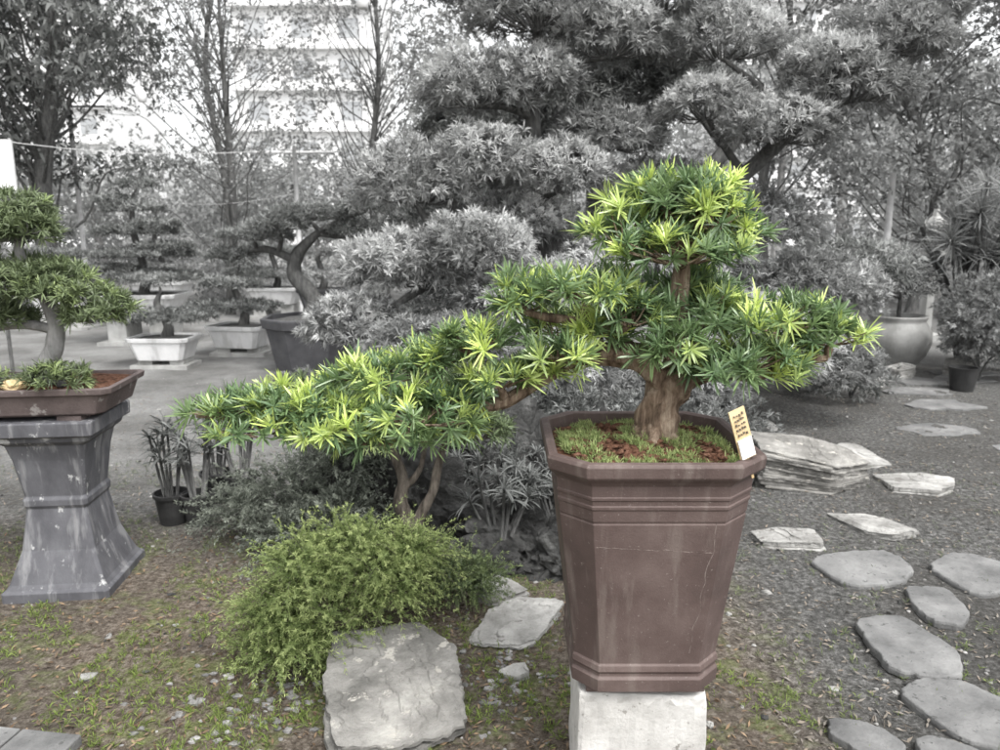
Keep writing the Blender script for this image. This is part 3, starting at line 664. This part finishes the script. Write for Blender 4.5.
# right side
e=empty('round_jar'); b=B()
b.loft([circ(4.58,8.5,z,r) for z,r in ((0,.2),(.03,.22),(.15,.32),(.3,.37),(.42,.36),(.52,.3),(.55,.29),(.58,.31),(.6,.31),(.6,.27),(.5,.26))]); b.make('body',M['greypot'],e,True)
foliage_tree('jar_plant',[([(4.58,8.5,.5),(4.58,8.5,.8)],[.03,.02])],[(4.58,8.5,.95,.45,.4,.25),(4.2,8.6,1.0,.35,.3,.2)],.08,.012,10,1.2,M['leaf_grey'],M['bark_grey'])
e=empty('nursery_pot'); b=B(); b.loft([circ(4.55,7.15,z,r) for z,r in ((0,.1),(.2,.13),(.24,.14),(.24,.12),(.2,.12))]); b.make('body',M['blackplastic'],e)
shrub('grey_shrub',(5.0,7.6,0),[(5.0,7.5,.75,.5,.5,.4),(5.3,7.7,.45,.5,.4,.4),(4.7,7.4,.55,.25,.25,.3),(5.5,7.4,1.0,.4,.4,.35)],.06,.009,12,1.5,M['leaf_grey'],.1)
for x,y,z in ((5.3,8.4,.0),(5.7,8.2,0)):
    e=empty('spiky_yucca'); b=B(); P=[];D=[]
    for i in range(18):
        a=random.uniform(0,6.28); rr=random.uniform(.1,.6); h=random.uniform(1.2,2.2)
        q=(x+rr*math.cos(a),y+rr*math.sin(a),h); pp,rd=smoothpath([(x,y,0),(x+rr*.4*math.cos(a),y+rr*.4*math.sin(a),h*.5),q],[.05,.035,.02],4); b.tube(pp,rd,6); P.append(q); D.append((.5*math.cos(a),.5*math.sin(a),.8))
    b.make('stems',M['bark_grey'],e,True); rosettes('leaves',P,D,.38,.014,100,M['leaf_grey'],e,rng.uniform(0,.19,len(P)),amin=5,amax=115,hi=True,droop=.12)
e=empty('stone_lantern'); b=B(); x,y=6.1,10.6
b.loft([circ(x,y,z,r,6) for z,r in ((0,.25),(.1,.25),(.12,.1),(1.15,.09),(1.2,.2),(1.3,.2),(1.31,.12),(1.55,.12),(1.56,.26),(1.62,.24),(1.75,.06),(1.85,.04))]); b.make('body',M['greypot'],e)

# ------------------------------------------------------------ broadleaf trees
def broadleaf(name,base,H,R,clumps,per,L,mat,bark,r0=.18,first=.35,clr=.5,droop=.1,nl=4):
    e=empty(name); b=B(); x,y,z=base
    tp=[(x,y,z),(x+random.uniform(-.3,.3),y,z+H*.3),(x+random.uniform(-.5,.5),y,z+H*.6),(x+random.uniform(-.6,.6),y,z+H*.95)]
    pp,rr=smoothpath(tp,[r0,r0*.75,r0*.5,r0*.15]); b.tube(pp,rr,9,rough=.15); P=[];D=[];RB=[]
    for c in range(clumps):
        t=random.uniform(first,1.); q=pp[int(t*(len(pp)-1))]
        a=random.uniform(0,6.28); rad=R*math.sqrt(random.random())*math.sin(math.pi*min(1,(t-first)/(1-first)*.75+.22))
        ce=Vector((x+rad*math.cos(a),y+rad*math.sin(a),z+H*t+random.uniform(-.05,.1)*H))
        q0=pp[max(0,int((t-.12)*(len(pp)-1)))]
        wv=Vector((random.uniform(-.25,.25),random.uniform(-.25,.25),random.uniform(-.15,.2)))*R*.5
        m=q0.lerp(ce,.35)+wv*.6; m2=q0.lerp(ce,.7)-wv*.3+Vector((0,0,.03*H))
        p2,r2=smoothpath([q0,m,m2,ce],[r0*.18,r0*.12,r0*.07,r0*.03],4); b.tube(p2,r2,5,cap=False)
        for s in range(4):
            e2=ce+Vector((random.uniform(-1,1),random.uniform(-1,1),random.uniform(-.6,.8)))*clr; b.tube([m2.lerp(ce,.3),m2.lerp(e2,.6)+wv*.1,e2],[r0*.04,r0*.02,r0*.01],3,cap=False)
        pts=rng.normal(size=(per,3))*np.array([clr,clr,clr*.6])*.6+np.array(ce); P.append(pts); D.append(rng.normal(size=(per,3))*.8+np.array([0,0,.4])); RB.append(np.full(per,random.random()))
    b.make('trunk_and_limbs',bark,e,True)
    rosettes('foliage',np.vstack(P),np.vstack(D),L,L*.42,nl,mat,e,rng.uniform(0,.19,clumps*per),rnd_base=np.concatenate(RB),droop=droop)
broadleaf('banyan_tree',(-7.8,13,0),7.5,2.4,70,75,.13,M['leaf_dark'],M['bark_grey'],.2,.36,.6,.5)
broadleaf('banyan_tree',(-9.8,12.5,0),7,2.8,70,75,.13,M['leaf_dark'],M['bark_grey'],.18,.3,.65,.5)
broadleaf('slender_tree',(-5.1,14,0),6.5,2.1,42,34,.085,M['leaf_grey'],M['bark_grey'],.10,.3,.55,.2)
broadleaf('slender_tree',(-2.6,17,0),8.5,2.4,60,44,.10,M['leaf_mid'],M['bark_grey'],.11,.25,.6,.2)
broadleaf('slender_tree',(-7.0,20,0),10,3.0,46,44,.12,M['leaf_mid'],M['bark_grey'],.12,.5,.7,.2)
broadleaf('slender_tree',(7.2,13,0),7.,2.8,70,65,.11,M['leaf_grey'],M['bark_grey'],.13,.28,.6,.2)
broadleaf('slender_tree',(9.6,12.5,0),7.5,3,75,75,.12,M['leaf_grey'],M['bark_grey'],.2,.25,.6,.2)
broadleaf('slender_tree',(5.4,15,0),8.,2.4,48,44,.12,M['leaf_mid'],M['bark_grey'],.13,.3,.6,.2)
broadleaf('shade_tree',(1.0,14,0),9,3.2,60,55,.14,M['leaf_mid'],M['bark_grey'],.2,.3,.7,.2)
e=empty('distant_trees'); b=B(); P=[];RB=[]
for i in range(48):
    x=-32+i*1.4+random.uniform(-.8,.8); y=random.uniform(20,30); H=random.uniform(3,4.6) if -15<x<-3 else random.uniform(5,9)
    b.tube([(x,y,0),(x+random.uniform(-.5,.5),y,H*.8)],[.15,.06],6)
    for c in range(28):
        ce=np.array([x,y,H*random.uniform(.2,1)])+rng.normal(size=3)*np.array([1.4,1.2,.3]); P.append(ce+rng.normal(size=(45,3))*np.array([.6,.6,.4])); RB.append(np.full(45,random.random()))
b.make('trunks',M['bark_pale'],e,True)
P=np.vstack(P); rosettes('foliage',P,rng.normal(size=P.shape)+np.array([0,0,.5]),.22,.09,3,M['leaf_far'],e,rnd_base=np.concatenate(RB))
e=empty('distant_hedge'); P=[]; RB=[]
for i in range(200):
    x=-20+random.random()*38; y=random.uniform(15.5,18); ce=np.array([x,y,random.uniform(.1,1.0)]); P.append(ce+rng.normal(size=(60,3))*np.array([.4,.35,.3])); RB.append(np.full(60,random.random()))
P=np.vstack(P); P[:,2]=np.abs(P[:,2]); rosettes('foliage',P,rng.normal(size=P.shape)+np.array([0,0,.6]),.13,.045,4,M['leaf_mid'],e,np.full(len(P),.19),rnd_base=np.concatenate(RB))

# ------------------------------------------------------------ building
def building(name,x0,x1,y,h,fl):
    e=empty(name); b=B(); b.box(((x0+x1)/2,y+6,h/2),((x1-x0)/2,6,h/2)); b.make('walls',M['white'],e)
    w=B(); s=B(); n=int((x1-x0)/3.2)
    for f in range(fl):
        z=h/fl*(f+.5)
        s.box(((x0+x1)/2,y-.3,z-h/fl*.45),((x1-x0)/2+.2,.3,.12))
        for i in range(n):
            xc=x0+(i+.5)*(x1-x0)/n; w.box((xc,y-.03,z+.1),(.8,.03,.7))
    w.make('windows',M['glass'],e); s.make('balcony_slabs',M['white'],e)
building('apartment_building',-21,-10,62,34,11)
building('apartment_building',-52,-38,75,26,8)
building('apartment_building',22,40,80,30,10)

# ------------------------------------------------------------ lamp posts, lanterns, sign
def bulbobj(x,y,z,r):
    e=empty('hanging_lantern'); b=B()
    b.loft([circ(x,y,z+q*r,r*w,14) for q,w in ((-1.3,.62),(-1.2,.75),(-.2,.9),(.5,.75),(.9,.4),(1.2,.25),(1.5,.22))]); b.make('shade',M['white'],e,True)
    b=B(); b.tube([(x,y,z+1.4*r),(x,y,z+1.4*r+.9)],[.008,.008],5); b.make('cord',M['darkpot'],e)
for x,y,z,r in ((-5.22,8,2.78,.08),(-1.72,10,4.4,.09),(-5.5,12,3.6,.08)): bulbobj(x,y,z,r)
def lpost(x,y,h,r,arm=True):
    e=empty('lamp_post'); b=B(); b.tube([(x,y,0),(x,y,h)],[r,r*.8],10)
    if arm: b.tube([(x-.7,y,h-.1),(x+.7,y,h-.1)],[.025,.025],8)
    b.make('pole',M['metal'],e,True)
lpost(-3.6,13.5,3.,.05); lpost(5.9,11.5,2.4,.06,False); lpost(-8.3,15,4,.05)
for (a,b_) in (((-9,9,3.2),(-3.6,13.5,2.95)),((-8.3,15,2.6),(-3.6,13.5,2.2))):
    b=B(); pts=[Vector(a).lerp(Vector(b_),t/12)-Vector((0,0,.35*math.sin(math.pi*t/12))) for t in range(13)]; b.tube(pts,[.006]*13,5); b.make('overhead_cable',M['metal'])
e=empty('sign_board'); b=B(); b.box((-5.30,8,2.22),(.22,.02,.26),.15); b.make('panel',M['white'],e)
b=B(); b.tube([(-5.38,8.05,0),(-5.38,8.05,2.1)],[.02,.02],8); b.make('post',M['bark_grey'],e)

# ------------------------------------------------------------ light, world, camera
w=bpy.data.worlds.new('World'); scene.world=w; w.use_nodes=True; nt=w.node_tree
bg=nt.nodes['Background']; sky=nt.nodes.new('ShaderNodeTexSky'); sky.sky_type='NISHITA'; sky.sun_disc=False
EL=math.radians(58); AZ=math.radians(150)
sky.sun_elevation=EL; sky.sun_rotation=AZ; sky.dust_density=4.; sky.air_density=1.2
hs=nt.nodes.new('ShaderNodeHueSaturation'); hs.inputs['Saturation'].default_value=.06; hs.inputs['Value'].default_value=2.45
nt.links.new(sky.outputs[0],hs.inputs['Color']); nt.links.new(hs.outputs[0],bg.inputs['Color']); bg.inputs[1].default_value=.15
sd=bpy.data.lights.new('sun','SUN'); sd.energy=2.2; sd.angle=math.radians(18); sd.color=(1,.975,.94)
so=bpy.data.objects.new('sun',sd); COL.objects.link(so)
dirv=Vector((math.sin(AZ)*math.cos(EL),math.cos(AZ)*math.cos(EL),math.sin(EL)))
so.rotation_euler=dirv.to_track_quat('Z','Y').to_euler()
cd=bpy.data.cameras.new('camera'); cam=bpy.data.objects.new('camera',cd); COL.objects.link(cam)
cam.location=(0,0,1.55); cam.rotation_euler=(math.radians(90-11),0,0)
cd.sensor_width=36; cd.lens=26.7; cd.clip_end=1000; cd.clip_start=.05
cd.dof.use_dof=True; cd.dof.focus_distance=2.0; cd.dof.aperture_fstop=5.
scene.camera=cam
